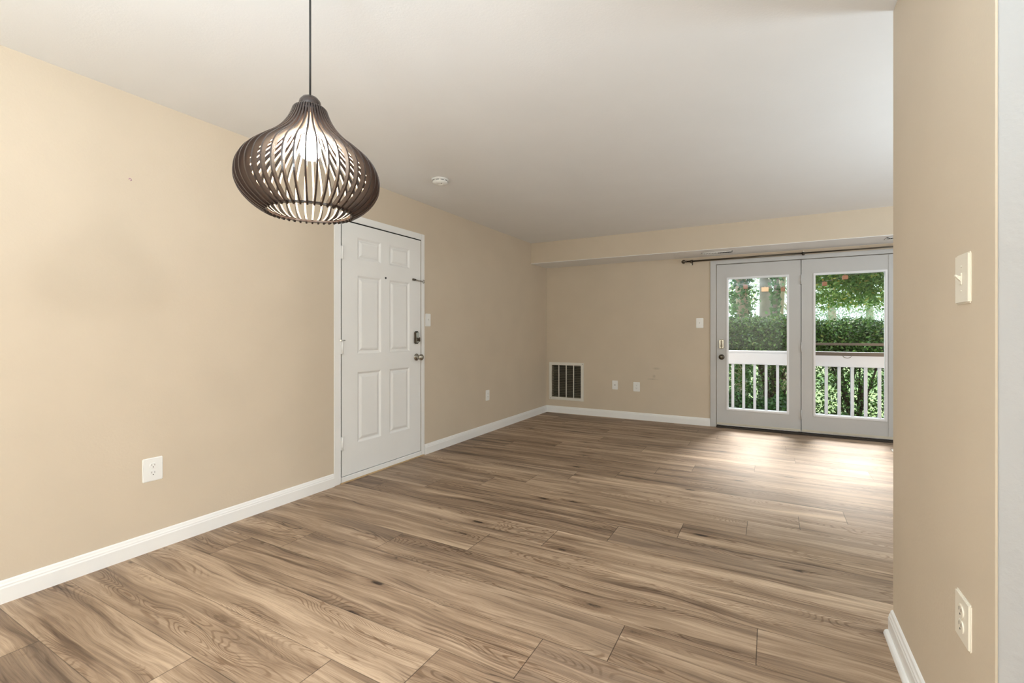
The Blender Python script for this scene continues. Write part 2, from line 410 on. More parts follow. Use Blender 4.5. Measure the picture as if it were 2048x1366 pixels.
# ------------------------------------------------------------------ entry door (six panel)
def ring_panel(mb, P, r, prof):
    """nested rectangular rings; r=(u0,u1,v0,v1); prof=[(inset, depth)...]; P(u,v,d)->xyz"""
    tmp = bmesh.new(); loops = []
    for ins, dp in prof:
        u0, u1, v0, v1 = r[0] + ins, r[1] - ins, r[2] + ins, r[3] - ins
        loops.append([tmp.verts.new(P(u, v, dp)) for u, v in ((u0, v0), (u1, v0), (u1, v1), (u0, v1))])
    for a, b in zip(loops, loops[1:]):
        for i in range(4): tmp.faces.new((a[i], a[(i + 1) % 4], b[(i + 1) % 4], b[i]))
    tmp.faces.new(loops[-1])
    bmesh.ops.recalc_face_normals(tmp, faces=tmp.faces)
    mb.merge(tmp)
def entry_door():
    root = struct(empty('door_1', (LX, 3.03, 0)))
    inv = Vector((-LX, -3.03, 0))
    def fin(mb, name, mat, parent=root, shift=True):
        bmesh.ops.translate(mb.bm, verts=mb.bm.verts, vec=inv) if shift else None
        return mb.build(name, mat, parent)
    y0, y1, z0, z1 = 2.563, 3.506, .052, 2.064
    fx = LX + .002
    cols = [(2.722, 2.985), (3.088, 3.350)]; rows = [(.29, .862), (1.012, 1.648), (1.778, 1.958)]
    holes = [(a, b, c, d) for a, b in cols for c, d in rows]
    mb = MB(); wall_cells(mb, 'x', fx - .043, fx, y0, y1, z0, z1, holes)
    for h in holes:
        ring_panel(mb, lambda u, v, d: (fx + d, u, v), h, [(0, 0), (.006, -.003), (.016, -.010), (.024, -.010), (.034, -.0045), (.046, -.0015), (.050, -.0015)])
    slab = fin(mb, 'door_panel', M['door'])
    # casing, jamb
    mb = MB()
    mb.box(LX, LX + .008, 2.485, 2.551, 0, 2.131, bev=.003); mb.box(LX, LX + .008, 3.514, 3.560, 0, 2.131, bev=.003)
    mb.box(LX, LX + .008, 2.551, 3.514, 2.074, 2.131, bev=.003)
    mb.box(LX - .14, LX - .05, 2.5535, 2.575, 0, 2.077); mb.box(LX - .14, LX - .05, 3.495, 3.5145, 0, 2.077); mb.box(LX - .14, LX - .05, 2.56, 3.5, 2.055, 2.077)
    fin(mb, 'door_frame', M['trim'])
    mb = MB(); mb.box(LX - .049, LX - .004, 2.5532, 2.5620, .05, 2.0765); mb.box(LX - .049, LX - .004, 3.5070, 3.5148, .05, 2.0765); mb.box(LX - .049, LX - .004, 2.5532, 3.5148, 2.0650, 2.0775); fin(mb, 'gap_shade_strip', M['dark'])  # black strips painting in the shade of the gap around the slab
    mb = MB().box(LX - .13, LX + .010, 2.558, 3.512, .001, .047, bev=.004); fin(mb, 'threshold', M['trim'])
    mb = MB().box(LX + .010, LX + .022, 2.54, 3.54, 0, .010, bev=.002); tag(fin(mb, 'threshold_edge', M['tan']), 'bare tan wood edge')
    mb = MB().box(LX - .149, LX - .139, DY0, DY1, 0, DZ); fin(mb, 'dark_back_sheet', M['dark'])  # black sheet added behind the slab to keep its gaps dark
    for hz in (1.812, 1.066, .313):
        mb = MB(); mb.box(LX + .0025, LX + .006, 2.531, 2.591, hz - .05, hz + .05, bev=.001)
        mb.tube([(LX + .012, 2.5595, hz - .052), (LX + .012, 2.5595, hz + .052)], .0075, 12)
        mb.tube([(LX + .012, 2.5595, hz + .052), (LX + .012, 2.5595, hz + .062)], .005, 8)
        fin(mb, 'hinge', M['trim'])
    mb = MB().tube([(LX + .012, 2.56, 1.122), (LX + .024, 2.536, 1.122)], .003, 8); mb.tube([(LX + .012, 2.56, 1.122), (LX + .022, 2.580, 1.122)], .003, 8)
    mb.tube([(LX + .022, 2.540, 1.122), (LX + .028, 2.530, 1.122)], .006, 10); fin(mb, 'hinge_pin_stop', M['chrome'])
    # deadbolt keypad housing with thumb turn
    mb = MB().box(fx, fx + .020, 3.405, 3.468, 1.077, 1.197, bev=.010, seg=3)
    pl = fin(mb, 'deadbolt_plate', M['bronze'])
    mb = MB().box(fx + .019, fx + .026, 3.415, 3.458, 1.088, 1.186, bev=.005, seg=3); fin(mb, 'deadbolt_face', M['chrome'])
    mb = MB().tube([(fx + .024, 3.437, 1.118), (fx + .036, 3.437, 1.118)], .014, 16); mb.box(fx + .034, fx + .052, 3.432, 3.442, 1.098, 1.140, bev=.003)
    fin(mb, 'thumb_turn', M['bronze'])
    # knob
    mt = Matrix.Translation((fx, 3.445, .951)) @ Matrix.Rotation(R(90), 4, 'Y')
    mb = MB().lathe([(0, 0), (.034, 0), (.034, .004), (.028, .010), (.014, .014), (.011, .030), (.016, .038), (.026, .044), (.030, .054), (.029, .064), (.022, .072), (.010, .075), (0, .0755)], 28, mt)
    fin(mb, 'door_knob', M['chrome'])
    mt = Matrix.Translation((fx, 3.04, 1.66)) @ Matrix.Rotation(R(90), 4, 'Y')
    mb = MB().lathe([(0, .004), (.004, .004), (.005, .006), (.008, .004), (.009, 0)], 16, mt); fin(mb, 'peephole', M['slot'])
    # swing bar guard
    mb = MB().box(fx, fx + .010, 3.385, 3.425, 1.672, 1.692, bev=.003); mb.tube([(fx + .014, 3.39, 1.682), (fx + .014, 3.42, 1.682)], .008, 10)
    fin(mb, 'door_guard', M['bronze'])
    mb = MB().tube([(fx + .016, 3.42, 1.681), (LX + .026, 3.52, 1.676)], .0028, 8); mb.tube([(fx + .016, 3.42, 1.673), (LX + .026, 3.52, 1.668)], .0028, 8)
    mb.tube([(LX + .014, 3.528, 1.658), (LX + .030, 3.528, 1.663), (LX + .030, 3.528, 1.682), (LX + .014, 3.528, 1.69)], .0035, 8)
    fin(mb, 'guard_bar', M['chrome'])
entry_door()
mb = MB().tube([(LX + .0005, 1.172, 1.985), (LX + .0005, 1.178, 1.9905), (LX + .0005, 1.184, 1.989), (LX + .0005, 1.186, 1.983), (LX + .0005, 1.180, 1.979)], .0013, 6)
mk = mb.build('crayon_mark', M['purple'], wl); tag(mk, 'small purple scribble')

# ------------------------------------------------------------------ patio doors
def patio_leaf(name, x0, x1, gx0, gx1, label):
    root = struct(empty(name, ((x0 + x1) / 2, FY, 0)))
    inv = Vector((-(x0 + x1) / 2, -FY, 0))
    def fin(mb, nm, mat, parent=root):
        bmesh.ops.translate(mb.bm, verts=mb.bm.verts, vec=inv); return mb.build(nm, mat, parent)
    z0, z1, ga, gb = .030, 2.034, .232, 1.856
    f = FY + .004
    mb = MB(); wall_cells(mb, 'y', f, f + .044, x0, x1, z0, z1, [(gx0, gx1, ga, gb)])
    fin(mb, 'door_panel', M['patio_door'])
    mb = MB()                       # lite frame, mitred ring in relief
    for side in (0, 1):
        yy = f - .008 if side == 0 else f + .050
        a, b = (yy, f + .0005) if side == 0 else (f + .0435, yy)
        wd = .020
        mb.box(gx0 - .014, gx0 + wd - .012, a, b, ga - .014, gb + .014, bev=.003); mb.box(gx1 - wd + .012, gx1 + .014, a, b, ga - .014, gb + .014, bev=.003)
        mb.box(gx0, gx1, a, b, ga - .014, ga + wd - .012, bev=.003); mb.box(gx0, gx1, a, b, gb - wd + .012, gb + .014, bev=.003)
    fin(mb, 'lite_frame', M['lite'])
    mb = MB().box(gx0 + .001, gx1 - .001, f + .020, f + .025, ga + .001, gb - .001); fin(mb, 'glass_pane', M['glass'])
    mb = MB().box(x0 + .002, x1 - .002, f - .012, f, z0 + .002, z0 + .028, bev=.004); fin(mb, 'door_sweep', M['sill'])
    return root, fin, f
L2, fin2, f2 = patio_leaf('door_2', -.588, .312, -.462, .182, '')
for hz in (1.798, 1.011, .224):
    mb = MB().tube([(.3165, FY - .006, hz - .052), (.3165, FY - .006, hz + .052)], .0075, 12); mb.tube([(.3165, FY - .006, hz + .05), (.3165, FY - .006, hz + .062)], .004, 8)
    mb.box(.296, .337, FY - .001, FY + .003, hz - .05, hz + .05); fin2(mb, 'hinge', M['patio_door'])
mb = MB().box(-.562, -.502, f2 - .022, f2, .982, 1.102, bev=.010, seg=3); fin2(mb, 'deadbolt_plate', M['bronze'])
fin2(MB().box(-.556, -.508, f2 - .0255, f2 - .0215, .990, 1.094, bev=.002), 'deadbolt_face', M['chrome'])
mb = MB().box(-.545, -.519, f2 - .028, f2 - .021, .992, 1.092, bev=.005, seg=3); mb.tube([(-.532, f2 - .027, 1.022), (-.532, f2 - .038, 1.022)], .013, 14); mb.box(-.537, -.527, f2 - .052, f2 - .036, 1.004, 1.042, bev=.003); fin2(mb, 'thumb_turn', M['bronze'])
mt = Matrix.Translation((-.532, f2, .879)) @ Matrix.Rotation(R(90), 4, 'X')
mb = MB().lathe([(0, 0), (.034, 0), (.034, .004), (.028, .010), (.014, .014), (.011, .030), (.016, .038), (.026, .044), (.030, .054), (.029, .064), (.022, .072), (.010, .075), (0, .0755)], 28, mt); fin2(mb, 'door_knob', M['bronze'])
L3, fin3, f3 = patio_leaf('door_3', .321, 1.222, .450, 1.100, '')
mb = MB().box(1.122, 1.150, f3 - .006, f3, .058, 2.03, bev=.002); fin3(mb, 'weather_strip', M['patio_door'])
mb = MB(); mb.box(-.661, -.595, FY - .016, FY, 0, 2.088, bev=.003); mb.box(-.595, 1.30, FY - .016, FY, 2.040, 2.088, bev=.003); mb.box(1.232, 1.30, FY - .016, FY, 0, 2.040, bev=.003)
mb.box(-.592, -.575, FY + .056, FY + .15, .012, 2.04); mb.box(1.21, 1.227, FY + .056, FY + .15, .012, 2.04); mb.box(-.575, 1.21, FY + .056, FY + .15, 2.02, 2.04)
mb.box(.300, .333, FY + .052, FY + .066, .03, 2.04)
struct(mb.build('trim_2', M['patio_door']))
mb = MB().box(OX0 + .003, OX1 - .003, FY - .055, FY + .16, -.0005, .020, bev=.004); struct(mb.build('trim_3', M['thresh']))  # dark sill; its colour also holds the shadow gap under the leaves

# ------------------------------------------------------------------ wall plates
def plate_mesh(w_, h_):
    return MB().box(-w_ / 2, w_ / 2, -.004, .0055, -h_ / 2, h_ / 2, bev=.0038, seg=4)
def outlet(loc, rz, w_, h_, label, mat='plastic'):
    """local: faces +y"""
    root = empty('wall_outlet', loc, (0, 0, rz)); tag(root, label, 'outlet')
    plate_mesh(w_, h_).build('plate', M[mat], root)
    k = h_ / .125
    for s in (-1, 1):
        mb = MB(); prof = [(.0175 * math.cos(t), max(-.0145, min(.0145, .0175 * math.sin(t)))) for t in [2 * PI * i / 32 for i in range(32)]]
        mb.prism(prof, (0, .0055, s * .0200 * k), (0, .0082, s * .0200 * k), (1, 0, 0), (0, 0, 1))
        rc = mb.build('receptacle', M[mat], root)
        z = s * .0200 * k
        mb = MB(); mb.box(-.0078, -.0060, .0078, .0086, z + .001, z + .009); mb.box(.0060, .0078, .0078, .0086, z + .0005, z + .0095)
        mb.tube([(0, .0078, z - .0065), (0, .0086, z - .0065)], .0026, 10)
        mb.build('slot', M['slot'], rc)
    MB().tube([(0, .0058, 0), (0, .0072, 0)], .003, 10).build('screw', M[mat], root)
    return root
def switch(loc, rz, w_, h_, label, mat='plastic', up=True):
    root = empty('light_switch', loc, (0, 0, rz)); tag(root, label, 'light switch')
    plate_mesh(w_, h_).build('plate', M[mat], root)
    mb = MB().box(-.0065, .0065, .0055, .0078, -.0145, .0145, bev=.0008); mb.build('bezel', M[mat], root)
    s = 1 if up else -1
    mb = MB().prism([(-.006, -s * .004), (.0, -s * .0055), (.010, s * .007), (.0095, s * .011), (.003, s * .0075), (-.002, s * .006)], (-.0042, .008, 0), (.0042, .008, 0), (0, 1, 0), (0, 0, 1)); mb.build('toggle', M[mat], root)
    for z in (-.030, .030): MB().tube([(0, .0055, z), (0, .0070, z)], .0028, 10).build('screw', M[mat], root)
    return root
RL, RF, RP = R(-90), R(180), R(90)      # plates on left wall face +x, far wall -y, partition -x
outlet((LX, 1.281, .439), RL, .096, .127, 'white double outlet with oversized plate on beige wall left of white door')
outlet((LX, 4.723, .440), RL, .080, .124, 'white double outlet on left wall between white door and far corner')
outlet((-1.593, FY, .447), RF, .090, .128, 'white double outlet on far wall, right of the small jack plate')
switch((LX, 3.617, 1.307), RL, .080, .125, 'white toggle switch on wall just right of the panelled entry door')
switch((-.788, FY, 1.308), RF, .086, .127, 'white toggle switch on far wall left of glazed patio doors')
switch((PX, 1.551, 1.314), RP, .094, .124, 'large ivory toggle switch on near partition wall at right', 'ivory')
outlet((PX, 1.550, .473), RP, .098, .114, 'ivory double outlet low on near partition wall, lower right corner', 'ivory')
root = tag(empty('wall_jack', (-1.892, FY, .456), (0, 0, RF)), 'small white jack plate with one dark socket, right of the return grille', 'jack')
plate_mesh(.080, .124).build('plate', M['plastic'], root)
MB().tube([(0, .0058, 0), (0, .0085, 0)], .0065, 12).build('socket', M['slot'], root)
for z in (-.042, .042): MB().tube([(0, .0055, z), (0, .0072, z)], .003, 10).build('screw', M['plastic'], root)

# ------------------------------------------------------------------ return air grille
gx0, gx1, gz0, gz1 = -2.894, -2.350, .193, .747
root = tag(empty('air_return_grille', ((gx0 + gx1) / 2, FY, gz0)), 'large square metal return air grille with dark louvers low in the far corner', 'vent')
iv = Vector((-(gx0 + gx1) / 2, -FY, -gz0))
def ging(mb, n, m):
    bmesh.ops.translate(mb.bm, verts=mb.bm.verts, vec=iv); return mb.build(n, m, root)
mb = MB()
mb.box(gx0, VX0 + .004, FY - .009, FY, gz0, gz1, bev=.002); mb.box(VX1 - .004, gx1, FY - .009, FY, gz0, gz1, bev=.002)
mb.box(VX0, VX1, FY - .009, FY, gz0, VZ0 + .006, bev=.002); mb.box(VX0, VX1, FY - .009, FY, VZ1 - .006, gz1, bev=.002)
ging(mb, 'frame', M['alu'])
iw = (VX1 - VX0)
for i in (1, 2, 3):
    x = VX0 + iw * i / 4; ging(MB().box(x - .006, x + .006, FY - .006, FY + .006, VZ0 + .006, VZ1 - .006), 'mullion', M['alu'])
for i in range(4):
    x0, x1 = VX0 + iw * i / 4 + .006, VX0 + iw * (i + 1) / 4 - .006
    mb = MB()
    for k in range(19):
        z = VZ0 + .014 + k * .0247
        mb.prism([(0, 0), (.022, .013), (.022, .0145), (.001, .0045), (0, .004)], (x0, FY + .004, z), (x1, FY + .004, z), (0, 1, 0), (0, 0, 1))
    ging(mb, 'louvers', M['louver'])
for x, z in ((gx1 - .020, gz1 - .018), (gx0 + .02, gz0 + .018)):
    ging(MB().tube([(x, FY - .0085, z), (x, FY - .012, z)], .005, 10), 'screw', M['slot'])

# ------------------------------------------------------------------ registers
def register(x0, x1, y0, y1, z, up, label, n=18, name='air_register'):
    root = tag(empty(name, ((x0 + x1) / 2, (y0 + y1) / 2, z)), label, 'vent')
    s = 1 if up else -1; hx, hy = (x1 - x0) / 2, (y1 - y0) / 2
    def zb(a, b): return (min(s * a, s * b), max(s * a, s * b))
    mb = MB(); fr = .018
    for bx in ((-hx, hx, -hy, -hy + fr), (-hx, hx, hy - fr, hy), (-hx, -hx + fr, -hy, hy), (hx - fr, hx, -hy, hy)): mb.box(*bx, *zb(0, .006), bev=.0015)
    mb.build('frame', M['trim'], root)
    MB().box(-hx + fr, hx - fr, -hy + fr, hy - fr, *zb(.0003, .0012)).build('backing', M['slot'], root)
    mb = MB(); wd = 2 * (hx - fr)
    for i in range(n):
        x = -hx + fr + wd * (i + .5) / n
        lean = .004 if i < n / 2 else -.001
        mb.prism([(-.0011 + lean, .001), (.0011 + lean, .001), (.0011 - lean, .006), (-.0011 - lean, .006)], (x, -hy + fr, 0), (x, hy - fr, 0), (1, 0, 0), (0, 0, s))
    mb.box(-.003, .003, -hy + fr, hy - fr, *zb(.001, .006))
    mb.build('vanes', M['trim'], root)
register(-.735, -.385, 6.08, 6.22, SZ, False, 'white air register under the soffit above the left end of the curtain rod')
register(1.035, 1.385, 5.985, 6.125, SZ, False, 'air register under the soffit, cut off by the partition edge')
register(1.068, 1.37, 5.86, 6.0, 0, True, 'floor register beside the patio doors, only its corner past the partition', name='floor_register')

# ------------------------------------------------------------------ curtain rod
RY = 6.315
root = tag(empty('curtain_rod', (-.93, RY, 2.093)), 'long dark metal curtain rod with round finial above the patio doors', 'curtain rod')
def rz(x): return 2.0935 + (x + .93) * .003 - 2.093
MB().tube([(0, 0, 0), (1.25, 0, .004)], .0105, 14).build('rod', M['bronze'], root)
MB().tube([(1.2, 0, .004), (2.75, 0, .008)], .0085, 14).build('rod', M['bronze'], root)
for x, sgn in ((-.01, -1), (2.76, 1)):
    mt = Matrix.Translation((x, 0, .0 if sgn < 0 else .008)) @ Matrix.Rotation(R(90 * sgn), 4, 'Y')
    MB().lathe([(0, -.006), (.014, -.006), (.014, .002), (.009, .006), (.014, .012), (.022, .020), (.0255, .032), (.022, .044), (.012, .053), (.006, .058), (0, .059)], 20, mt).build('finial', M['bronze'], root)
for x in (.05, 1.265, 2.66):
    mb = MB(); mb.tube([(x, 0, -.012), (x, FY - RY - .004, -.012)], .005, 10); mb.tube([(x, 0, -.020), (x, 0, .014)], .013, 12); mb.box(x - .011, x + .011, FY - RY - .005, FY - RY, -.04, .03, bev=.002)
    br = mb.build('bracket', M['bronze'], root)
for x, dz in ((.05, -.040), (1.265, .022)):
    MB().lathe([(0, -.014), (.006, -.014), (.008, -.004), (.006, .010), (0, .014)], 12, Matrix.Translation((x, -.002, dz))).build('bracket_screw', M['ivory'], root)

# ------------------------------------------------------------------ smoke detector
root = tag(empty('smoke_detector', (-2.365, 3.065, CZ)), 'round white smoke detector on the ceiling above the entry door', 'smoke detector')
MB().lathe([(0, 0), (.070, 0), (.070, -.008), (.066, -.012), (0, -.012)], 40).build('base', M['plastic'], root)
MB().lathe([(.060, -.012), (.063, -.016), (.063, -.024), (.062, -.030), (.054, -.037), (.030, -.041), (.022, -.041), (.020, -.039), (0, -.039)], 40).build('cover', M['plastic'], root)
for k in range(10):
    a = 2 * PI * k / 10; mb = MB()
    pts = [(.0635 * math.cos(a + t), .0635 * math.sin(a + t), -.0175) for t in np.linspace(-.2, .2, 5)]
    mb.tube(pts, .0022, 6); mb.build('vent_slot', M['slot'], root)
MB().tube([(.03, -.02, -.040), (.03, -.02, -.0425)], .004, 10).build('test_button', M['slot'], root)

# ------------------------------------------------------------------ pendant lamp
PPOS = (-1.266, .980); PZB = 1.550
def pendant():
    root = tag(empty('pendant_lamp', (PPOS[0], PPOS[1], PZB)), 'onion shaped pendant lamp of thin dark wooden ribs around a lit bulb', 'pendant lamp')
    outer = [(.000, .128), (.014, .153), (.040, .183), (.072, .204), (.106, .211), (.142, .205), (.176, .185), (.208, .150), (.236, .114), (.264, .086), (.292, .067), (.316, .056), (.330, .051), (.337, .044), (.339, .034)]
    # smooth the profile (Catmull-Rom)
    def cat(P, n=5):
        out = []
        for i in range(len(P) - 1):
            p0, p1, p2, p3 = P[max(i - 1, 0)], P[i], P[i + 1], P[min(i + 2, len(P) - 1)]
            for k in range(n):
                t = k / n
                out.append(tuple(.5 * ((2 * p1[j]) + (-p0[j] + p2[j]) * t + (2 * p0[j] - 5 * p1[j] + 4 * p2[j] - p3[j]) * t * t + (-p0[j] + 3 * p1[j] - 3 * p2[j] + p3[j]) * t ** 3) for j in (0, 1)))
        out.append(P[-1]); return out
    prof = cat(outer, 4)
    pts = [Vector((r, z)) for z, r in prof]; inner = []
    for i, p in enumerate(pts):
        t = (pts[min(i + 1, len(pts) - 1)] - pts[max(i - 1, 0)]).normalized(); n = Vector((-t.y, t.x))
        q = p + n * .0148
        inner.append(Vector((max(q.x, .012), q.y)))
    NR = 44; th = .0026
    me = None
    for k in range(NR):
        a = 2 * PI * k / NR
        if me is None:
            bm = bmesh.new(); rows = []
            for o_, i_ in zip(pts, inner):
                rows.append([bm.verts.new((o_.x, -th, o_.y)), bm.verts.new((o_.x, th, o_.y)), bm.verts.new((i_.x, th, i_.y)), bm.verts.new((i_.x, -th, i_.y))])
            for A, B_ in zip(rows, rows[1:]):
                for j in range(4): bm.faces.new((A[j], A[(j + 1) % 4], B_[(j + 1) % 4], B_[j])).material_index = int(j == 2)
            bm.faces.new(rows[0]); bm.faces.new(rows[-1]); bmesh.ops.recalc_face_normals(bm, faces=bm.faces)
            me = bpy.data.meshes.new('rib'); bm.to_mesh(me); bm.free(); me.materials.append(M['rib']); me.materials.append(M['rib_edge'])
        o = bpy.data.objects.new('rib', me); COL.objects.link(o); o.parent = root; o.rotation_euler = (0, 0, a)
    def ring(ri, ro, z0, z1, nm):
        MB().lathe([(ri, z0), (ro, z0), (ro, z1), (ri, z1), (ri, z0)], 64, smooth=False).build(nm, M['rib'], root)
    ring(.120, .134, .006, .011, 'bottom_ring')
    ring(.014, .050, .318, .323, 'top_ring')
    MB().lathe([(.0, .331), (.033, .331), (.034, .345), (.031, .358), (.023, .368), (.012, .374), (.005, .376), (0, .376)], 32).build('cap', M['rib'], root)
    MB().lathe([(0, .322), (.016, .322), (.019, .312), (.019, .268), (.015, .262), (0, .262)], 24).build('socket', M['plastic'], root)
    MB().lathe([(0, .266), (.013, .264), (.014, .252), (.022, .238), (.030, .220), (.032, .204), (.028, .188), (.018, .177), (0, .172)], 28).build('bulb', M['bulb'], root)
    MB().tube([(0, 0, .374), (0, 0, CZ - PZB - .025)], .0032, 10).build('cord', M['cord'], root)
    MB().lathe([(0, CZ - PZB - .028), (.045, CZ - PZB - .026), (.058, CZ - PZB - .014), (.060, CZ - PZB), (0, CZ - PZB)], 32).build('canopy', M['cord'], root)
pendant()

# ------------------------------------------------------------------ outdoors
mb = MB().box(-3.1, 4.2, FY + .165, 7.83, -.16, -.05); struct(mb.build('floor_balcony', M['deck']))
GZ = -.62
# the building above: outside wall 
struct(MB().box(-7, 8, FY - .2, FY + .16, CZ + .2, 8.0).build('wall_exterior', M['brick']))
bm = bmesh.new(); bmesh.ops.create_grid(bm, x_segments=60, y_segments=60, size=45)
rr = random.Random(2)
for v in bm.verts: v.co.z = GZ + .06 * math.sin(v.co.x * .7) * math.cos(v.co.y * .5); v.co.y += 52.4
me = bpy.data.meshes.new('ground'); bm.to_mesh(me); bm.free(); me.materials.append(M['lawn']); g = bpy.data.objects.new('ground', me); COL.objects.link(g); struct(g)

def railing():
    y = 7.70
    root = tag(empty('balcony_railing', (.675, y, -.05)), 'white wooden balcony railing with wide top board and square balusters outside the glazed doors', 'railing')
    MB().box(-3.6, 3.4, -.055, .055, .945, .972, bev=.004).build('cap_rail', M['rail'], root)
    MB().box(-3.6, 3.4, -.045, -.020, .772, .946, bev=.003).build('top_board', M['rail'], root)
    MB().box(-3.6, 3.4, -.018, .022, .075, .115, bev=.003).build('bottom_rail', M['rail'], root)
    me = None
    for k in range(-24, 24):
        if me is None: ob = MB().box(-.018, .018, -.0185, .0175, .112, .946, bev=.002).build('baluster', M['rail'], root); me = ob.data
        else: ob = bpy.data.objects.new('baluster', me); COL.objects.link(ob); ob.parent = root
        ob.location = (k * .1452, 0, 0)
    for x in (-3.58, 3.38): MB().box(x - .045, x + .045, -.045, .045, 0, 1.0, bev=.004).build('post', M['rail'], root)
railing()
root = tag(empty('metal_stand', (.37, 7.42, -.05)), 'brown metal stand with two horizontal bars seen behind the right pane, before the railing', 'metal stand')
MB().box(0, 1.45, -.012, .012, .932, .980, bev=.003).build('lower_bar', M['barmetal'], root)
MB().box(0, 1.45, -.012, .012, 1.067, 1.099, bev=.003).build('upper_bar', M['barmetal'], root)
for x in (0, 1.45):
    MB().box(x - .014, x + .014, -.014, .014, 0, 1.10, bev=.003).build('post', M['barmetal'], root)
    MB().box(x - .02, x + .02, -.2, .2, 0, .025, bev=.004).build('foot', M['barmetal'], root)
MB().tube([(.505 + .045 * math.cos(t), -.014, .933 + .028 * math.sin(t)) for t in np.linspace(PI, 2 * PI, 12)], .004, 8).build('hook', M['barmetal'], root)

# string light with square shades
root = tag(empty('string_light', (.4, 7.62, 1.95)), 'string of small square brown lanterns hung outside across the top of the panes', 'string light')
def spot(px, py, y=7.62):
    a = R(28.9); u = (px - 1024) / 935; v = (666 - py) / 935
    dx, dy = -math.sin(a) + u * math.cos(a), math.cos(a) + u * math.sin(a); t = y / dy
    return Vector((dx * t, y, 1.18 + v * t)) - Vector((.4, 7.62, 1.95))
LN = [(1491, 574, .052, .055, 'lantern'), (1530, 579, .085, .058, 'lantern_pale'), (1566, 579, .050, .052, 'lantern'), (1649, 568, .050, .052, 'lantern'), (1690, 555, .058, .052, 'lantern')]
cpts = [spot(1440, 566) + Vector((-.9, 0, 0)), ]
cpts[0].z = 2.5 - 1.95; cpts[0].y = FY + .161 - 7.62
first = spot(1440, 566)
seq = [first] + [spot(a, b) + Vector((0, 0, hh / 2 + .012)) for a, b, ww, hh, mm in LN] + [spot(1790, 538)]
for a, b in zip(seq, seq[1:]):
    for k in range(8):
        t = k / 8; p = a.lerp(b, t); p.z -= .02 * math.sin(PI * t); cpts.append(p)
cpts.append(seq[-1]); e_ = seq[-1] + Vector((.9, 0, 0)); e_.z = 2.5 - 1.95; e_.y = FY + .161 - 7.62; cpts.append(e_)
MB().tube(cpts, .003, 6).build('cable', M['cord'], root)
for (px, py, ww, hh, mm) in LN:
    c = spot(px, py); mb = MB(); e = .004
    mb.box(c.x - ww / 2, c.x + ww / 2, c.y - ww / 2, c.y + ww / 2, c.z + hh / 2 - e, c.z + hh / 2, bev=.001)
    for sx in (-1, 1):
        mb.box(c.x + sx * ww / 2 - e / 2, c.x + sx * ww / 2 + e / 2, c.y - ww / 2, c.y + ww / 2, c.z - hh / 2, c.z + hh / 2)
        mb.box(c.x - ww / 2, c.x + ww / 2, c.y + sx * ww / 2 - e / 2, c.y + sx * ww / 2 + e / 2, c.z - hh / 2, c.z + hh / 2)
    mb.tube([(c.x, c.y, c.z + hh / 2), (c.x, c.y, c.z + hh / 2 + .014)], .005, 8)
    sh = mb.build('shade', M[mm], root)
    if mm == 'lantern_pale': tag(sh, 'pale tan lantern')

def leaves(name, centres, normals_bias, size, mat, parent=None, seed=0, asp=.5):
    """one mesh of folded leaf blades at given centres (numpy Nx3)"""
    rg = np.random.default_rng(seed); n = len(centres)
    a = rg.normal(size=(n, 3)); a /= np.linalg.norm(a, axis=1)[:, None]
    nb = rg.normal(size=(n, 3)) + np.array(normals_bias); nb /= np.linalg.norm(nb, axis=1)[:, None]
    b = np.cross(nb, a); b /= np.linalg.norm(b, axis=1)[:, None]; a = np.cross(b, nb)
    s = (size * rg.uniform(.6, 1.25, n))[:, None]
    tip, base = centres + a * s * .5, centres - a * s * .5
    l, r = centres + b * s * asp * .5 + nb * s * .12, centres - b * s * asp * .5 + nb * s * .12
    V = np.stack([base, r, tip, l], 1).reshape(-1, 3)
    me = bpy.data.meshes.new(name); me.vertices.add(4 * n); me.vertices.foreach_set('co', V.ravel())
    fi = np.array([0, 1, 2, 0, 2, 3]); idx = (np.arange(n)[:, None] * 4 + fi).ravel()
    me.loops.add(6 * n); me.loops.foreach_set('vertex_index', idx.astype(np.int32))
    me.polygons.add(2 * n); me.polygons.foreach_set('loop_start', np.arange(0, 6 * n, 3, dtype=np.int32))
    me.update(calc_edges=True); me.materials.append(mat)
    o = bpy.data.objects.new(name, me); COL.objects.link(o)
    if parent: o.parent = parent
    return o
def blob(n, c, rad, seed, shell=.55, flat=1.0):
    rg = np.random.default_rng(seed); d = rg.normal(size=(n, 3)); d /= np.linalg.norm(d, axis=1)[:, None]
    r = rg.uniform(shell, 1, n) ** .7
    # lumpy radius
    lump = 1 + .12 * np.sin(d[:, 0] * 7 + seed) * np.cos(d[:, 2] * 6 + seed * 2) + .08 * np.sin(d[:, 1] * 13 + seed)
    return np.array(c) + d * (r * lump)[:, None] * np.array(rad)
def boxy(n, c, rad, seed, p=4):
    """clipped-hedge shape: superellipsoid filling"""
    rg = np.random.default_rng(seed); q = rg.uniform(-1, 1, (n * 3, 3)); k = (np.abs(q) ** p).sum(1); q = q[k < 1][:n]
    k = (np.abs(q) ** p).sum(1) ** (1 / p)
    q = q / np.maximum(k, .05)[:, None] * (rg.uniform(.2, 1, len(q)) ** .6)[:, None]
    lump = 1 + .07 * np.sin(q[:, 0] * 9 + seed) * np.cos(q[:, 2] * 7 + seed) + .05 * rg.normal(size=len(q))
    return np.array(c) + q * lump[:, None] * np.array(rad)

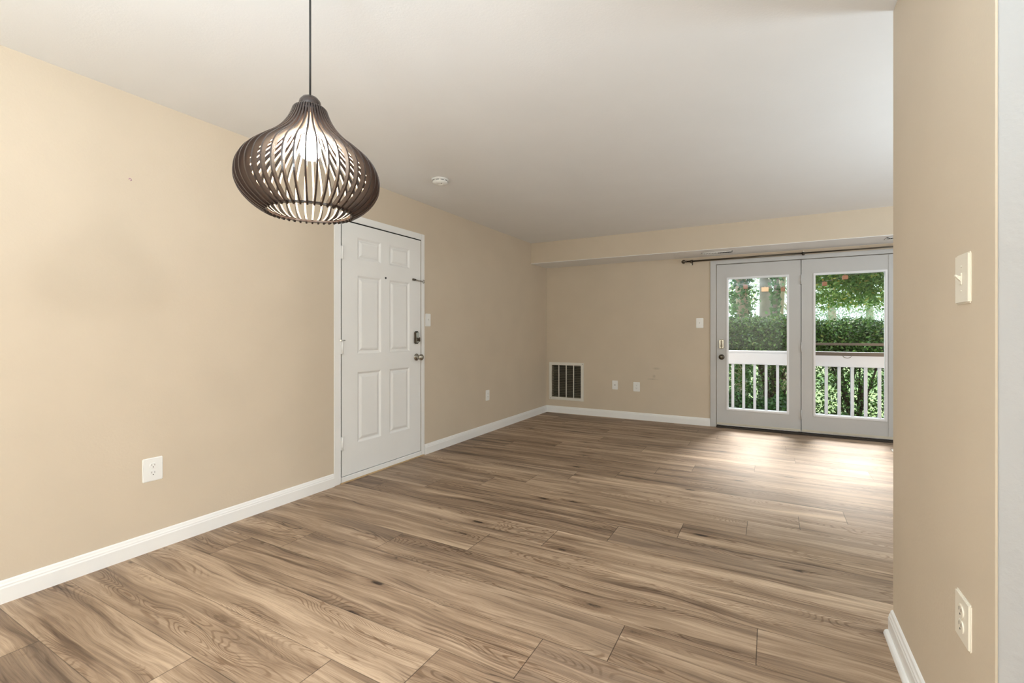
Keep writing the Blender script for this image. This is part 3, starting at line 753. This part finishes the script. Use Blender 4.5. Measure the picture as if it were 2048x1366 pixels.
# hedge shrubs
def shrub(x, y, top, seed, label, rx=.78):
    root = tag(empty('hedge_shrub', (x, y, GZ)), label, 'shrub', 'clipped shrubs of the hedge behind the railing')
    h = top - GZ; rnd = random.Random(seed)
    cz = h - .37
    P = boxy(22000, (0, 0, cz), (rx, .55, .36), seed, 3)
    rg = np.random.default_rng(seed + 50)
    low = np.stack([rg.normal(0, .45, 4800), rg.normal(0, .34, 4800), rg.uniform(.2, cz, 4800)], 1)
    leaves('foliage', np.concatenate([P, low]), (0, -.3, .8), .055, M['hedge'], root, seed, .55)
    for k in range(13):
        a = rnd.uniform(0, 2 * PI); sp = rnd.uniform(.15, .62); bx, by = rnd.uniform(-.08, .08), rnd.uniform(-.08, .08)
        pts = []
        for i in range(7):
            t = i / 6; pts.append((bx + math.cos(a) * sp * t ** 1.3 + rnd.uniform(-.02, .02), by + math.sin(a) * sp * .6 * t ** 1.3 + rnd.uniform(-.02, .02), t * (cz + .1) - .03 * (t == 0)))
        mb = MB().tube(pts, [.026 - .017 * i / 6 for i in range(7)], 6)
        for q in range(3):
            i = rnd.randint(2, 5); p = Vector(pts[i]); d = Vector((rnd.uniform(-.3, .3), rnd.uniform(-.2, .2), rnd.uniform(.15, .4)))
            mb.tube([p, p + d * .5, p + d], [.010, .007, .004], 5)
        mb.build('stem', M['stem'], root)
for (x, top, sd, lb) in ((-2.35, 1.50, 1, 'clipped green shrub far left in the hedge beyond the doors'), (-1.15, 1.50, 2, 'clipped green shrub left of the first glass pane'),
                         (.02, 1.49, 3, 'clipped green hedge shrub seen through the left glass pane'), (1.20, 1.42, 4, 'clipped green hedge shrub with thick fan of stems seen through the right glass pane'),
                         (2.40, 1.28, 5, 'lower clipped shrub at the right end of the right pane')):
    shrub(x, 9.6, top, sd, lb)
# ground cover
for (x0, x1, zt, sd, lb, n) in ((-2.2, .35, .12, 11, 'low bright green ground cover under the hedge, behind left balusters', 15000), (.35, 2.8, -.12, 12, 'low dark green ground cover under the hedge, behind right balusters', 12000)):
    rg = np.random.default_rng(sd); xs = rg.uniform(x0, x1, n); ys = rg.uniform(8.15, 9.3, n)
    zz = GZ + (zt - GZ) * (1 - ((ys - 8.8) / .75) ** 2 * .7).clip(0, 1) * rg.uniform(.05, 1, n) ** .5 + .05 * np.sin(xs * 8)
    o = leaves('ground_cover', np.stack([xs, ys, np.maximum(zz, GZ)], 1), (0, -.2, 1.2), .07, M['ground_leaf'], None, sd, .7); tag(o, lb, 'ground cover', kind='stuff')
# trees
def tree(px_c, y, r, label, mat='trunk', ivy=0, height=7.0, crown=None, seed=0, name='tree', leafmat='canopy', lean=0, ivy_r=.3):
    a = R(28.9); u = (px_c - 1024) / 935; dx, dy = -math.sin(a) + u * math.cos(a), math.cos(a) + u * math.sin(a); x = dx * y / dy
    root = tag(empty(name, (x, y, GZ - .05)), label, 'tree'); rnd = random.Random(seed)
    pts = [(lean * t + .04 * math.sin(t * 3 + seed), .03 * math.cos(t * 2 + seed), t * height / 6) for t in range(7)]
    mb = MB().tube(pts, [r * (1.25 - .12 * t) for t in range(7)], 14)
    for k in range(5):
        b = Vector(pts[rnd.randint(3, 6)]); ang = rnd.uniform(0, 2 * PI); d = Vector((math.cos(ang), math.sin(ang) * .6, rnd.uniform(.4, 1)))
        mb.tube([b, b + d * .6, b + d * 1.3 + Vector((0, 0, .2)), b + d * 2.0 + Vector((0, 0, .2))], [r * .4, r * .28, r * .18, r * .06], 7)
    mb.build('trunk', M[mat], root)
    if ivy:
        rg = np.random.default_rng(seed); n = ivy; ang = rg.uniform(0, 2 * PI, n); z = rg.uniform(.2, 5.0, n)
        rad = r + np.abs(rg.normal(0, 1, n)) * ivy_r * (.5 + .5 * np.sin(z * 2.2 + seed) ** 2) * (1.3 - z / 6)
        leaves('ivy', np.stack([rad * np.cos(ang) + lean * z * 6 / height, rad * np.sin(ang), z], 1), (0, -.6, .4), .09, M['ivy'], root, seed, .8)
    if crown:
        P = np.concatenate([blob(nn, c, rr_, seed + i, .3) for i, (nn, c, rr_) in enumerate(crown)])
        leaves('foliage', P, (0, -.2, .6), .10, M[leafmat], root, seed + 9, .42)
    return root
tree(1482, 12.0, .13, 'ivy covered tree trunk at the left edge of the left pane', 'trunk_tan', 3000, 7, [(2500, (0, 0, 4.6), (1.5, 1.2, .9))], 21, ivy_r=.13)
tree(1531, 14.5, .155, 'thick bare grey tree trunk in the middle of the left pane', 'trunk', 0, 8, [(3500, (0, 0, 5.2), (2.2, 1.4, 1.3)), (240, (-.62, -.3, 2.8), (.5, .4, .45))], 22)
tree(1551, 11.5, .05, 'slim tree stem wrapped in dark ivy, right of the thick grey trunk', 'trunk', 1700, 6, [(1200, (0, 0, 4.4), (.8, .8, .6))], 23, ivy_r=.055)
tree(1563, 13.5, .085, 'slim pale tan tree trunk at the right edge of the left pane', 'trunk_tan', 0, 7, [(1500, (.3, 0, 5), (1.1, 1, 1))], 24)
tree(1800, 13.0, .16, 'leafy tree whose yellow-green branches droop across the right pane', 'trunk', 0, 7,
     [(9000, (-.3, -.6, 4.1), (2.3, 1.3, 1.15)), (4200, (-1.0, -1.0, 3.35), (1.0, .8, .55)), (3800, (.6, -.8, 3.2), (1.1, .8, .6)), (2200, (-1.3, -.9, 2.8), (.8, .6, .45)), (2600, (-.2, -.7, 2.75), (1.0, .7, .5))], 25)
# pale trees in the distance
for (px, y, s, sd, lb) in ((1450, 30, 1.0, 31, 'pale hazy tree in the distance behind the ivy trunk'), (1590, 27, .9, 32, 'pale hazy tree far behind, between the two panes'),
                           (1665, 25, 1.0, 33, 'pale hazy tree far behind, left half of the right pane'), (1740, 28, 1.05, 34, 'pale hazy tree far behind, right half of the right pane')):
    tree(px, y, .16, lb, 'trunk_tan', 0, 6 * s, [(5200, (0, 0, 4.3 * s), (3.0 * s, 2, 1.5 * s)), (2200, (.6, -.5, 2.7 * s), (2.0 * s, 1.2, .9 * s))], sd, 'distant_tree', 'far_leaf')
